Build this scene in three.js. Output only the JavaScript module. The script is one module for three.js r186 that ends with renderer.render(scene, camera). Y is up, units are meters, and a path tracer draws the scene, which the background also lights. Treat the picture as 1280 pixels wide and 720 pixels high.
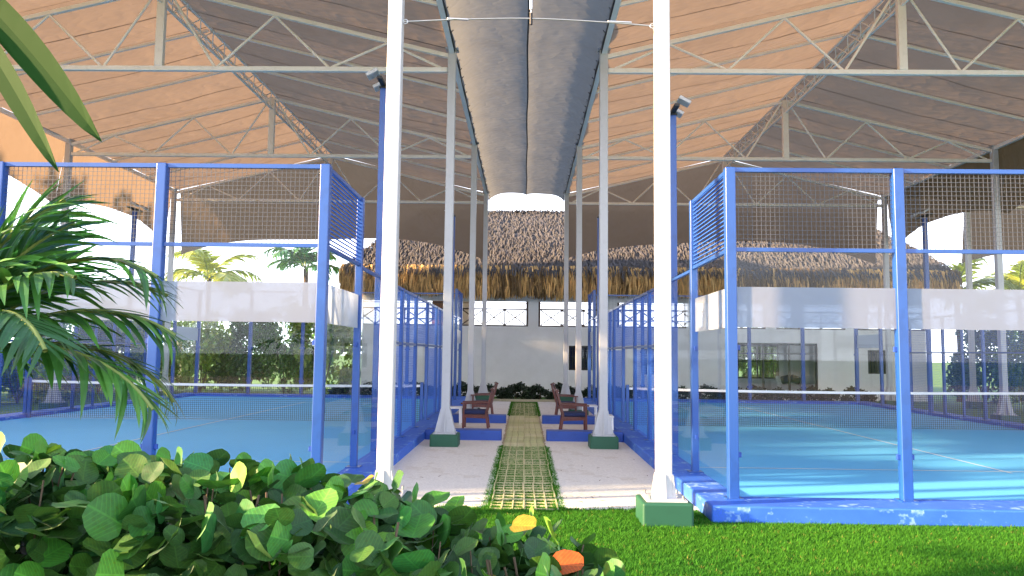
import * as THREE from 'three';
import { mergeGeometries, mergeVertices } from 'three/addons/utils/BufferGeometryUtils.js';
import { RoundedBoxGeometry } from 'three/addons/geometries/RoundedBoxGeometry.js';

// ---------------------------------------------------------------- camera, sky, sun, exposure
const scene = new THREE.Scene();
const camera = new THREE.PerspectiveCamera(41.04, 16 / 9, 0.1, 900);
camera.position.set(-0.005, 1.842, 0);
camera.rotation.set(0.0845, 0.0173, 0.0118, 'YXZ');
const renderer = new THREE.WebGLRenderer({ antialias: true });
renderer.toneMapping = THREE.LinearToneMapping;
renderer.toneMappingExposure = 5.1;
renderer.shadowMap.enabled = true;

const SUN_EL = THREE.MathUtils.degToRad(15.5), SUN_AZ = THREE.MathUtils.degToRad(14);     // from the palm side, a little behind the camera
const sunDir = new THREE.Vector3(-Math.cos(SUN_EL) * Math.cos(SUN_AZ), Math.sin(SUN_EL), Math.cos(SUN_EL) * Math.sin(SUN_AZ));
{
  const W = 512, H = 256, data = new Float32Array(W * H * 4), d = new THREE.Vector3();
  const zen = [0.075, 0.12, 0.25], hor = [0.84, 0.88, 0.96], warm = [0.55, 0.4, 0.2];
  for (let j = 0; j < H; j++) for (let i = 0; i < W; i++) {
    const el = ((j + 0.5) / H - 0.5) * Math.PI, az = ((i + 0.5) / W - 0.5) * 2 * Math.PI;
    d.set(Math.cos(el) * Math.cos(az), Math.sin(el), Math.cos(el) * Math.sin(az));
    const t = Math.pow(Math.max(0, Math.sin(el)), 0.72), g = Math.exp((d.dot(sunDir) - 1) * 7);
    const k = (j * W + i) * 4;
    for (let c = 0; c < 3; c++) data[k + c] = (hor[c] * (1 - t) + zen[c] * t) * 1.0 + warm[c] * g;
    data[k + 3] = 1;
  }
  const sky = new THREE.DataTexture(data, W, H, THREE.RGBAFormat, THREE.FloatType);
  sky.mapping = THREE.EquirectangularReflectionMapping; sky.magFilter = THREE.LinearFilter; sky.needsUpdate = true;
  scene.background = sky; scene.environment = sky;
}
const sun = new THREE.DirectionalLight(new THREE.Color().setRGB(1, 0.67, 0.37), 5);
sun.position.copy(sunDir).multiplyScalar(80).add(new THREE.Vector3(0, 0, -15)); sun.target.position.set(0, 0, -15);
sun.castShadow = true; sun.shadow.radius = 3; sun.shadow.mapSize.set(4096, 4096);
Object.assign(sun.shadow.camera, { left: -45, right: 45, top: 45, bottom: -45, near: 1, far: 200 });
scene.add(sun, sun.target);

// ---------------------------------------------------------------- helpers
function rng(seed) { let a = seed >>> 0; return () => { a = (a + 0x6D2B79F5) | 0; let t = Math.imul(a ^ (a >>> 15), 1 | a); t = (t + Math.imul(t ^ (t >>> 7), 61 | t)) ^ t; return ((t ^ (t >>> 14)) >>> 0) / 4294967296; }; }
const V = (x, y, z) => new THREE.Vector3(x, y, z);
const names = {};
function numbered(n) { names[n] = (names[n] || 0) + 1; return names[n] === 1 ? n : n + '_' + String(names[n] - 1).padStart(3, '0'); }
function tag(o, label, category, group, kind) {
  if (label) o.userData.label = label; if (category) o.userData.category = category;
  if (group) o.userData.group = group; if (kind) o.userData.kind = kind; return o;
}
function thing(name, label, category, pos = [0, 0, 0], turn = 0, group) {
  const o = new THREE.Group(); o.name = numbered(name); o.position.set(...pos); o.rotation.y = turn; scene.add(o);
  return tag(o, label, category, group);
}
function merge(gs) {
  if (!Array.isArray(gs)) return gs;
  if (gs.length === 1) return gs[0];
  gs = gs.map(g => { g = g.index ? g.toNonIndexed() : g; for (const k of Object.keys(g.attributes)) if (!['position', 'normal', 'uv', 'color'].includes(k)) g.deleteAttribute(k); return g; });
  const hasColor = gs.every(g => g.attributes.color); if (!hasColor) gs.forEach(g => g.deleteAttribute('color'));
  return mergeGeometries(gs);
}
function metric(g) {                                                   // uv in metres from the geometry's own axes
  const p = g.attributes.position, n = g.attributes.normal, uv = new Float32Array(p.count * 2);
  for (let i = 0; i < p.count; i++) {
    const ax = Math.abs(n.getX(i)), ay = Math.abs(n.getY(i)), az = Math.abs(n.getZ(i));
    let u, v; if (ay >= ax && ay >= az) { u = p.getX(i); v = p.getZ(i); } else if (ax >= az) { u = p.getZ(i); v = p.getY(i); } else { u = p.getX(i); v = p.getY(i); }
    uv[2 * i] = u; uv[2 * i + 1] = v;
  }
  g.setAttribute('uv', new THREE.BufferAttribute(uv, 2)); return g;
}
function mesh(name, gs, mat, parent, top = false) {
  const m = new THREE.Mesh(merge(gs), mat); m.name = top ? numbered(name) : name; m.castShadow = m.receiveShadow = true; (parent || scene).add(m); return m;
}
const part = (name, gs, mat, parent) => mesh(name, gs, mat, parent);
const solo = (name, gs, mat) => mesh(name, gs, mat, scene, true);
function box(x0, x1, y0, y1, z0, z1, r = 0) {
  const w = x1 - x0, h = y1 - y0, d = z1 - z0;
  const g = r > 0 ? new RoundedBoxGeometry(w, h, d, 2, r) : new THREE.BoxGeometry(w, h, d);
  g.translate((x0 + x1) / 2, (y0 + y1) / 2, (z0 + z1) / 2); return metric(g);
}
function frameOf(p, q, up) {
  const d = q.clone().sub(p), L = d.length(); d.normalize();
  let u = up || (Math.abs(d.y) > 0.95 ? V(0, 0, 1) : V(0, 1, 0)); const s = u.clone().cross(d).normalize(); u = d.clone().cross(s).normalize();
  return [new THREE.Matrix4().makeBasis(s, u, d).setPosition(p.clone().add(q).multiplyScalar(0.5)), L];
}
function sq(p, q, w, h = w, r = 0) { const [m, L] = frameOf(p, q); const g = r ? new RoundedBoxGeometry(w, h, L, 2, r) : new THREE.BoxGeometry(w, h, L); metric(g); return g.applyMatrix4(m); }
function rod(p, q, r, seg = 8) { const [m, L] = frameOf(p, q); const g = new THREE.CylinderGeometry(r, r, L, seg, 1); g.rotateX(Math.PI / 2); return g.applyMatrix4(m); }
function tube(pts, r, seg = 24, rs = 6) { return new THREE.TubeGeometry(new THREE.CatmullRomCurve3(pts), seg, r, rs); }
function prism(poly, t, axis = 'z') {                                   // closed 2-D outline given depth t
  const s = new THREE.Shape(poly.map(([x, y]) => new THREE.Vector2(x, y))); const g = new THREE.ExtrudeGeometry(s, { depth: t, bevelEnabled: false }); g.translate(0, 0, -t / 2);
  if (axis === 'x') g.rotateY(Math.PI / 2); return metric(g);
}

// ---------------------------------------------------------------- textures
const lerp = (a, b, t) => a + (b - a) * t, sst = (a, b, x) => { x = Math.min(1, Math.max(0, (x - a) / (b - a))); return x * x * (3 - 2 * x); };
function vnoise(seed, per) {                                            // tileable value noise, per cells a side
  const r = rng(seed), g = new Float32Array(per * per).map(() => r());
  return (u, v) => { u = (u % 1 + 1) % 1 * per; v = (v % 1 + 1) % 1 * per; const i = Math.floor(u), j = Math.floor(v); let fu = u - i, fv = v - j; fu = fu * fu * (3 - 2 * fu); fv = fv * fv * (3 - 2 * fv);
    const a = g[(j % per) * per + i % per], b = g[(j % per) * per + (i + 1) % per], c = g[((j + 1) % per) * per + i % per], d = g[((j + 1) % per) * per + (i + 1) % per];
    return lerp(lerp(a, b, fu), lerp(c, d, fu), fv); };
}
function fbm(seed, per, oct = 4) { const ns = []; for (let o = 0; o < oct; o++) ns.push(vnoise(seed + o * 17, per << o)); return (u, v) => { let s = 0, w = 0.5, t = 0; for (const n of ns) { s += n(u, v) * w; t += w; w *= 0.5; } return s / t; }; }
function tex(size, metres, fn, srgb = false) {                          // fn(u, v) -> grey or [r, g, b], 0..1
  const data = new Uint8Array(size * size * 4);
  for (let j = 0; j < size; j++) for (let i = 0; i < size; i++) { const c = fn((i + 0.5) / size, (j + 0.5) / size), k = (j * size + i) * 4; for (let q = 0; q < 3; q++) data[k + q] = Math.max(0, Math.min(255, Math.round(255 * (Array.isArray(c) ? c[q] : c)))); data[k + 3] = 255; }
  const t = new THREE.DataTexture(data, size, size); t.wrapS = t.wrapT = THREE.RepeatWrapping; t.magFilter = THREE.LinearFilter; t.minFilter = THREE.LinearMipmapLinearFilter; t.generateMipmaps = true;
  if (srgb) t.colorSpace = THREE.SRGBColorSpace; t.repeat.set(1 / metres[0], 1 / (metres[1] || metres[0])); t.needsUpdate = true; return t;
}
const T = {};
{
  const f1 = fbm(11, 6, 5), f2 = fbm(23, 16, 4), f3 = vnoise(31, 160), f4 = fbm(47, 3, 4), f5 = fbm(59, 32, 3);
  T.grain = tex(512, [1.3], (u, v) => 0.9 + 0.07 * f1(u, v) + 0.04 * f3(u, v) - 0.05 * sst(0.62, 0.75, f2(u, v)));
  T.dust = tex(512, [2.7], (u, v) => 0.8 + 0.2 * f4(u, v) - 0.10 * sst(0.58, 0.7, f2(u, v)));
  T.court = tex(1024, [4.1], (u, v) => { const a = f4(u, v), b = f3(u * 2, v * 2), c = sst(0.56, 0.72, f1(u, v)); return [0.82 + 0.16 * a + 0.05 * b + 0.05 * c, 0.86 + 0.1 * a + 0.05 * b + 0.02 * c, 0.9 + 0.06 * a + 0.04 * b]; });
  const pe = vnoise(71, 200), pe2 = vnoise(73, 90), pe3 = vnoise(79, 256);
  T.gravel = tex(1024, [2.3], (u, v) => { const s = 0.5 * pe(u, v) + 0.3 * pe2(u, v) + 0.2 * pe3(u, v), st = sst(0.6, 0.72, f1(u, v)); const k = 0.72 + 0.36 * s - 0.08 * st; return [k, k * (0.97 - 0.02 * st), k * (0.93 - 0.05 * st)]; });
  T.gravelBump = tex(1024, [2.3], (u, v) => 0.5 * pe(u, v) + 0.3 * pe2(u, v) + 0.2 * f1(u, v));
  T.turf = tex(1024, [3.7], (u, v) => { const a = f1(u, v), b = pe2(u, v), c = sst(0.55, 0.75, f5(u, v)); return [0.55 + 0.35 * a + 0.25 * b * c, 0.62 + 0.25 * a + 0.2 * b, 0.45 + 0.3 * b]; });
  const wv = vnoise(91, 220);
  T.fabric = tex(1024, [3.1], (u, v) => { const s = sst(0.55, 0.8, f4(u, v)), q = f1(u * 1, v); return [0.86 + 0.12 * q - 0.03 * s, 0.85 + 0.12 * q - 0.05 * s, 0.84 + 0.12 * q - 0.07 * s].map(c => c + 0.03 * (wv(u, v) - 0.5)); });
  const wr1 = fbm(97, 3, 4), wr2 = fbm(101, 9, 3);
  T.wrinkle = tex(512, [2.9, 4.7], (u, v) => 0.65 * wr1(u, v) + 0.35 * (1 - Math.abs(2 * wr2(u, v) - 1)));
  const st1 = fbm(103, 40, 4), st2 = fbm(107, 5, 4);
  T.stucco = tex(512, [1.9], (u, v) => { const a = st2(u, v), k = 0.88 + 0.1 * a + 0.04 * st1(u, v); return [k, k, k * (0.985 + 0.015 * a)]; });
  T.stuccoBump = tex(512, [0.9], (u, v) => st1(u, v));
  const wd = fbm(109, 4, 4), wd2 = fbm(113, 24, 3);
  T.wood = tex(512, [0.5, 1.6], (u, v) => { const k = 0.62 + 0.5 * wd2(u * 1, v * 0.25) * wd(u, v) + 0.14 * Math.sin(40 * u + 7 * wd(u, v)); return [k, k * 0.93, k * 0.86]; });
  T.straw = tex(512, [0.8, 2.2], (u, v) => { const k = 0.45 + 0.8 * wd2(u, v * 0.2) * 0.8; return [k, k * 0.97, k * 0.92]; });
  const ch = fbm(127, 8, 5), ch2 = fbm(131, 3, 3);                      // blue kerb paint, flaked off to pale plaster in places
  T.kerb = tex(1024, [1.9], (u, v) => { const fl = 0.7 * sst(0.6, 0.7, ch(u, v) * 0.6 + f5(u, v) * 0.4), a = f1(u, v), b = f3(u, v); const blue = [0.13 + 0.09 * a, 0.34 + 0.1 * a, 0.75 + 0.1 * b]; const pale = [0.5 + 0.2 * b, 0.66 + 0.14 * b, 0.86]; return [0, 1, 2].map(c => lerp(blue[c], pale[c], fl)); }, true);
}
const M = {};
const std = (rgb, o = {}) => new THREE.MeshStandardMaterial({ color: new THREE.Color().setRGB(...rgb), roughness: 0.7, ...o });
const phy = (rgb, o = {}) => new THREE.MeshPhysicalMaterial({ color: new THREE.Color().setRGB(...rgb), roughness: 0.7, side: THREE.DoubleSide, ...o });
M.white = std([0.52, 0.53, 0.56], { roughness: 0.38, map: T.grain });
M.truss = std([0.86, 0.83, 0.78], { roughness: 0.5, map: T.grain });
M.blue = phy([0.015, 0.085, 0.37], { roughness: 0.34, map: T.dust, clearcoat: 0.3, clearcoatRoughness: 0.3 });
M.blueDark = phy([0.02, 0.08, 0.42], { roughness: 0.45, map: T.dust });
M.kerb = std([1, 1, 1], { map: T.kerb, roughness: 0.6, bumpMap: T.kerb, bumpScale: 0.002 });
M.court = phy([0.13, 0.53, 0.97], { map: T.court, roughness: 0.6, specularIntensity: 0.4, bumpMap: T.gravelBump, bumpScale: 0.0015 });
M.line = std([0.6, 0.72, 0.85], { roughness: 0.6, map: T.grain });
M.gravel = std([0.86, 0.85, 0.83], { map: T.gravel, roughness: 0.95, bumpMap: T.gravelBump, bumpScale: 0.008 });
M.soil = std([0.09, 0.2, 0.03], { map: T.turf, roughness: 1 });
M.green = std([0.014, 0.095, 0.052], { map: T.grain, roughness: 0.55 });
M.steel = std([0.5, 0.5, 0.5], { metalness: 0.9, roughness: 0.35 });
M.rope = std([0.03, 0.03, 0.035], { roughness: 0.7 });
M.black = std([0.015, 0.015, 0.018], { roughness: 0.5 });
M.glass = phy([0.98, 0.995, 0.998], { transmission: 1, thickness: 0, roughness: 0.0, ior: 1.45, specularIntensity: 0.35 });
M.film = phy([0.62, 0.67, 0.76], { transmission: 0.8, thickness: 0, roughness: 0.8, specularIntensity: 0.5 });
M.wire = std([0.1, 0.11, 0.13], { roughness: 0.5, metalness: 0.3 });
M.wireBlue = std([0.03, 0.13, 0.55], { roughness: 0.5 });
M.netMesh = std([0.012, 0.02, 0.05], { roughness: 0.9 });
M.tape = std([0.85, 0.86, 0.88], { roughness: 0.8 });
M.fabricPale = phy([0.15, 0.157, 0.157], { map: T.fabric, roughness: 0.97, transmission: 0.55, thickness: 0, bumpMap: T.wrinkle, bumpScale: 0.05, specularIntensity: 0.3 });
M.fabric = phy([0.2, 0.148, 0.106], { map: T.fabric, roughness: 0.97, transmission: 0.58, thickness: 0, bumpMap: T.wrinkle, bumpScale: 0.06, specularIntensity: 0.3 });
M.stucco = std([0.9, 0.9, 0.91], { map: T.stucco, roughness: 0.9, bumpMap: T.stuccoBump, bumpScale: 0.004 });
M.darkWood = std([0.07, 0.035, 0.022], { map: T.wood, roughness: 0.55 });
M.redWood = phy([0.15, 0.03, 0.022], { map: T.wood, roughness: 0.35, clearcoat: 0.4, clearcoatRoughness: 0.25 });
M.orangeWood = std([0.45, 0.2, 0.06], { map: T.wood, roughness: 0.6 });
M.navy = std([0.02, 0.03, 0.1], { roughness: 0.9, map: T.grain });
M.thatch = std([0.11, 0.11, 0.112], { map: T.straw, roughness: 0.95 });
M.strawGrey = phy([0.135, 0.135, 0.138], { map: T.straw, roughness: 1, specularIntensity: 0.2 });
M.strawGold = phy([0.95, 0.66, 0.3], { map: T.straw, roughness: 0.85, transmission: 0.25, thickness: 0 });
M.plastic = std([0.85, 0.86, 0.88], { roughness: 0.35 });
M.concrete = std([0.62, 0.55, 0.42], { map: T.gravel, roughness: 0.95 });
M.bark = std([0.16, 0.12, 0.085], { map: T.wood, roughness: 0.95 });
const leafM = (rgb, o = {}) => phy(rgb, { roughness: 0.5, transmission: 0.4, thickness: 0, vertexColors: true, ...o });

// ---------------------------------------------------------------- ground
const Z0 = -9.17, ZL = -29.17, A = 2.44, AW = 10;                       // court: front wall, rear wall, aisle side, width
{
  const g = new THREE.PlaneGeometry(700, 700, 1, 1); g.rotateX(-Math.PI / 2); metric(g);
  tag(solo('lawn', g, M.soil), 'green lawn covering the ground around the courts', null, null, 'structure');
  for (const s of [-1, 1]) {
    // aisle bed with an uneven rim towards the path and the lawn
    const shp = [], r = rng(5 + s); const half = z => lerp(0.43, 0.5, (-z - 9.2) / 20);
    shp.push([s * 2.12, 9.36]);
    for (let x = 2.0; x > 0.5; x -= 0.09) shp.push([s * x, 9.36 + (r() - 0.5) * 0.07]);
    for (let z = -9.42; z > -29.3; z -= 0.12) shp.push([s * (half(z) + (r() - 0.5) * 0.035), -z]);
    shp.push([s * 2.12, 29.4]);
    const sh = new THREE.Shape(shp.map(([x, y]) => new THREE.Vector2(x, y)));
    const gg = new THREE.ExtrudeGeometry(sh, { depth: 0.018, bevelEnabled: true, bevelSize: 0.012, bevelThickness: 0.006, bevelSegments: 1 }); gg.rotateX(-Math.PI / 2); metric(gg);
    tag(solo('gravel_bed', gg, M.gravel), s < 0 ? 'pale sand bed between paved path and the court behind the palm' : 'pale sand bed between paved path and the court by the open lawn', null, null, 'structure');
    const fl = tag(solo('court_floor', box(s > 0 ? 2.5 : -12.5, s > 0 ? 12.5 : -2.5, 0.0, 0.1, -29.3, -9.0), M.court), 'light blue padel court surface with pale lines', null, null, 'structure');
    const cx = s * (A + 5), ly = 0.1045;
    const strip = (x0, x1, z0, z1) => { const q = new THREE.PlaneGeometry(x1 - x0, z1 - z0); q.rotateX(-Math.PI / 2); q.translate((x0 + x1) / 2, ly, (z0 + z1) / 2); return metric(q); };
    part('service_line', strip(cx - 4.94, cx + 4.94, -12.27, -12.22), M.line, fl);
    part('service_line', strip(cx - 4.94, cx + 4.94, -26.12, -26.07), M.line, fl);
    part('centre_line', strip(cx - 0.025, cx + 0.025, -26.3, -12.05), M.line, fl).position.y = 0.004;
    const k = new THREE.Group(); k.name = numbered('court_kerb'); scene.add(k); tag(k, null, null, null, 'structure');
    const xa = s > 0 ? 2.08 : -12.95, xb = s > 0 ? 12.95 : -2.08;
    part('kerb_beam', box(xa, xb, 0, 0.19, -9.32, -8.7, 0.025), M.kerb, k);
    part('kerb_beam', box(s > 0 ? 2.08 : -2.56, s > 0 ? 2.56 : -2.08, 0, 0.187, -29.0, -9.3, 0.025), M.kerb, k);
    part('kerb_beam', box(s > 0 ? 12.4 : -12.95, s > 0 ? 12.95 : -12.4, 0, 0.187, -29.0, -9.3, 0.025), M.kerb, k);
    part('kerb_beam', box(xa, xb, 0, 0.19, -29.5, -28.98, 0.025), M.kerb, k);
  }
}
tag(solo('terrace_paving', box(-30, 40, -0.02, 0.02, 1.6, 34), M.concrete), null, null, null, 'structure');
{ // path of open concrete grid pavers with turf in the cells
  const path = new THREE.Group(); path.name = 'paver_path'; scene.add(path); tag(path, null, null, null, 'structure');
  part('path_base', box(-0.5, 0.5, -0.05, 0.006, -29.3, -9.1), M.soil, path);
  const r = rng(77), variants = [];
  for (let v = 0; v < 4; v++) {
    const gs = [], n = 3, w = 0.128, L = 0.2;
    for (let i = 0; i <= n; i++) gs.push(box(-0.195 + i * 0.13 - 0.008, -0.195 + i * 0.13 + 0.008 + r() * 0.003, 0, 0.022 + r() * 0.004, -0.295, 0.295));
    for (let j = 0; j <= n; j++) for (let i = 0; i < n; i++) gs.push(box(-0.195 + i * 0.13 + 0.0105, -0.195 + (i + 1) * 0.13 - 0.0105, 0, 0.019 + r() * 0.004, -0.284 + j * 0.185 - 0.007, -0.284 + j * 0.185 + 0.007 + r() * 0.003));
    variants.push(merge(gs));
  }
  const mats = [[0.62, 0.6, 0.34], [0.68, 0.64, 0.4], [0.56, 0.56, 0.3]].map(c => std(c, { map: T.gravel, roughness: 0.95 }));
  for (let row = 0; row < 32; row++) for (let c = 0; c < 2; c++) {
    const z = -9.5 - row * 0.605; const m = part('paver', variants[Math.floor(r() * 4)], mats[Math.floor(r() * 3)], path);
    m.position.set(-0.2 + c * 0.4 + (r() - 0.5) * 0.02, 0.008 + r() * 0.004, z + (r() - 0.5) * 0.01); m.rotation.set((r() - 0.5) * 0.012, (r() - 0.5) * 0.02, (r() - 0.5) * 0.012);
  }
  // sandy stretch where the turf has worn away
  const sand = []; for (let z = -15.6; z > -22.6; z -= 0.185) sand.push(box(-0.46, 0.46, 0.0, 0.014 + r() * 0.004, z - 0.19, z));
  tag(part('sand_fill', sand, std([0.5, 0.43, 0.31], { map: T.gravel, roughness: 1, bumpMap: T.gravelBump, bumpScale: 0.01 }), path), null, null, null, 'stuff');
}
{ // turf blades
  const r = rng(901), blades = [];
  for (let b = 0; b < 5; b++) {
    const a = b / 5 * 6.28 + r(), h = 0.022 + r() * 0.018, lean = 0.012 + r() * 0.02, w = 0.0026, ca = Math.cos(a), sa = Math.sin(a), ox = (r() - 0.5) * 0.03, oz = (r() - 0.5) * 0.03;
    const P = [[-w, 0, 0], [w, 0, 0], [-w * 0.8, h * 0.6, lean * 0.4], [w * 0.8, h * 0.6, lean * 0.4], [0, h, lean]].map(([x, y, z]) => [ox + x * ca + z * sa, y, oz - x * sa + z * ca]);
    const g = new THREE.BufferGeometry(); g.setAttribute('position', new THREE.Float32BufferAttribute([0, 1, 2, 1, 3, 2, 2, 3, 4].flatMap(i => P[i]), 3)); g.computeVertexNormals();
    g.setAttribute('uv', new THREE.Float32BufferAttribute(new Float32Array(18), 2)); blades.push(g);
  }
  const tuft = merge(blades), mat = phy([1, 1, 1], { roughness: 0.8, transmission: 0.35, thickness: 0, specularIntensity: 0.2 });
  const patchN = fbm(905, 5, 4);
  const sow = (name, label, n, at) => {
    const im = new THREE.InstancedMesh(tuft, mat, n), m = new THREE.Matrix4(), q = new THREE.Quaternion(), e = new THREE.Euler(), c = new THREE.Color();
    let i = 0, guard = 0; while (i < n && guard++ < n * 6) { const p = at(); if (!p) continue; const k = p[3] || 1; e.set((r() - 0.5) * 0.4, r() * 6.28, (r() - 0.5) * 0.4); q.setFromEuler(e); const s = (0.7 + r() * 0.7) * k; m.compose(V(p[0], p[1], p[2]), q, V(s, s * (0.7 + r() * 0.6), s)); im.setMatrixAt(i, m);
      const v = patchN(p[0] * 0.13, p[2] * 0.13), d = r(); c.setRGB(lerp(0.035, 0.075, v) * (0.8 + 0.5 * d), lerp(0.19, 0.26, v) * (0.8 + 0.4 * d), 0.01 + 0.012 * d); if (d > 0.985) c.setRGB(0.3, 0.3, 0.07); im.setColorAt(i, c); i++; }
    im.count = i; im.name = name; im.castShadow = im.receiveShadow = true; scene.add(im); tag(im, label, 'grass', null, 'stuff');
  };
  sow('lawn_grass', 'short bright green grass of the open lawn', 210000, () => {
    const z = -9.42 + Math.pow(r(), 0.8) * 5.4, x = -3.2 + r() * 12.4;
    if (z < -8.66 && Math.abs(x) > 2.06) return null;                   // kerbs
    if (Math.abs(Math.abs(x) - 1.55) < 0.27 && Math.abs(z + 8.7) < 0.27) return null;
    if (z < -9.34 && r() > 0.4) return null;
    return [x, 0, z, lerp(0.9, 1.15, patchN(x * 0.4, z * 0.4))];
  });
  sow('path_grass', 'grass growing in the cells of the paved path', 40000, () => {
    const z = -9.1 - r() * 20; if (z < -15.3 && z > -22.8) return null; const x = (r() - 0.5) * 0.98; return [x, 0.004, z, 0.72 + 0.25 * (Math.abs(x) > 0.36 ? 1 : 0)];
  });
}

// ---------------------------------------------------------------- tents: columns, trusses, fabric roofs
const XC = 7.6, HS = 6.05, YC = 7.6, YE = 8.05, YR = 9.5, ZT = [-8.7, -15.3, -22.3, -29.2];
const roofY = d => YR - (YR - YE) * Math.min(1, Math.abs(d) / HS);
const SIDE = s => (s < 0 ? 'court behind the palm' : 'court by the open lawn');
const ORD = ['first', 'second', 'third', 'last'];
function column(x, z, label, group, fw = 1) {
  const t = thing('steel_column', label, 'column', [x, 0, z], 0, group);
  part('plinth', box(-0.275, 0.275, -0.05, 0.26, -0.275, 0.275, 0.03), M.green, t);
  part('shaft', box(-0.083, 0.083, 0.26, YC + 0.42, -0.083, 0.083, 0.014), M.white, t);
  part('base_plate', box(-0.22, 0.22, 0.258, 0.278, -0.22, 0.22), M.white, t);
  const fin = [[0.08, 0.275], [0.08 + 0.135 * fw, 0.275], [0.08 + 0.125 * fw, 0.32], [0.09, 0.4 + 0.38 * fw], [0.08, 0.4 + 0.38 * fw]];
  for (const a of [0, 1, 2, 3]) { const g = prism(fin, a % 2 ? 0.014 : 0.16); g.rotateY(a * Math.PI / 2); part('gusset', g, M.white, t); }
  part('head_plate', box(-0.13, 0.13, YC + 0.42, YC + 0.44, -0.13, 0.13), M.white, t);
  for (const [bx, bz] of [[-1, -1], [1, -1], [-1, 1], [1, 1]]) { const g = new THREE.CylinderGeometry(0.016, 0.016, 0.05, 6); g.translate(bx * 0.18, 0.3, bz * 0.18); part('anchor_bolt', g, M.steel, t); }
  return t;
}
for (const s of [-1, 1]) ZT.forEach((z, i) => {
  column(s * 1.55, z, `white aisle column on green plinth, ${ORD[i]} from the lawn, ${SIDE(s)}`, 'white columns along the aisle', i ? 0.9 : 0.35);
  if (i > 0) column(s * (2 * XC - 1.55), z, `white steel column, ${ORD[i]} from the lawn along the outer side of the ${SIDE(s)}`, 'white columns of the outer tent sides');
});
function truss(cx, z, label) {
  const t = thing('roof_truss', label, 'truss', [cx, 0, z], 0, 'white roof trusses');
  part('bottom_chord', box(-HS + 0.09, HS - 0.09, YC - 0.05, YC + 0.05, -0.05, 0.05, 0.012), M.truss, t);
  const ty = d => roofY(d) - 0.16;
  for (const s of [-1, 1]) part('top_chord', sq(V(s * (HS - 0.05), ty(HS), 0), V(0, ty(0), 0), 0.09, 0.09, 0.012), M.truss, t);
  part('king_post', box(-0.085, 0.085, YC + 0.05, ty(0) - 0.03, -0.06, 0.06, 0.012), M.truss, t);
  for (const s of [-1, 1]) for (const [xb, xt] of [[1.18, 0.12], [1.18, 2.36], [3.54, 2.36], [3.54, 4.72], [5.85, 4.72]])
    part('diagonal', rod(V(s * (xb + (xt > xb ? 0.03 : -0.03)), YC + 0.05, 0), V(s * xt, ty(xt) - 0.04, 0), 0.028), M.truss, t);
  for (const s of [-1, 1]) { part('end_post', box(s * (HS - 0.02) - 0.05, s * (HS - 0.02) + 0.05, YC + 0.052, YE - 0.12, -0.06, 0.06), M.truss, t); }
  return t;
}
for (const s of [-1, 1]) ZT.forEach((z, i) => truss(s * XC, z, `white steel roof truss spanning the ${SIDE(s)}, ${ORD[i]} from the lawn`));
truss(XC * 3 - 0.0, ZT[3], 'white steel roof truss of the farther tent beyond the court by the lawn');
column(2 * XC + 1.55, ZT[3], 'white steel column of the farther tent beyond the court by the lawn', 'white columns of the outer tent sides');

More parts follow.
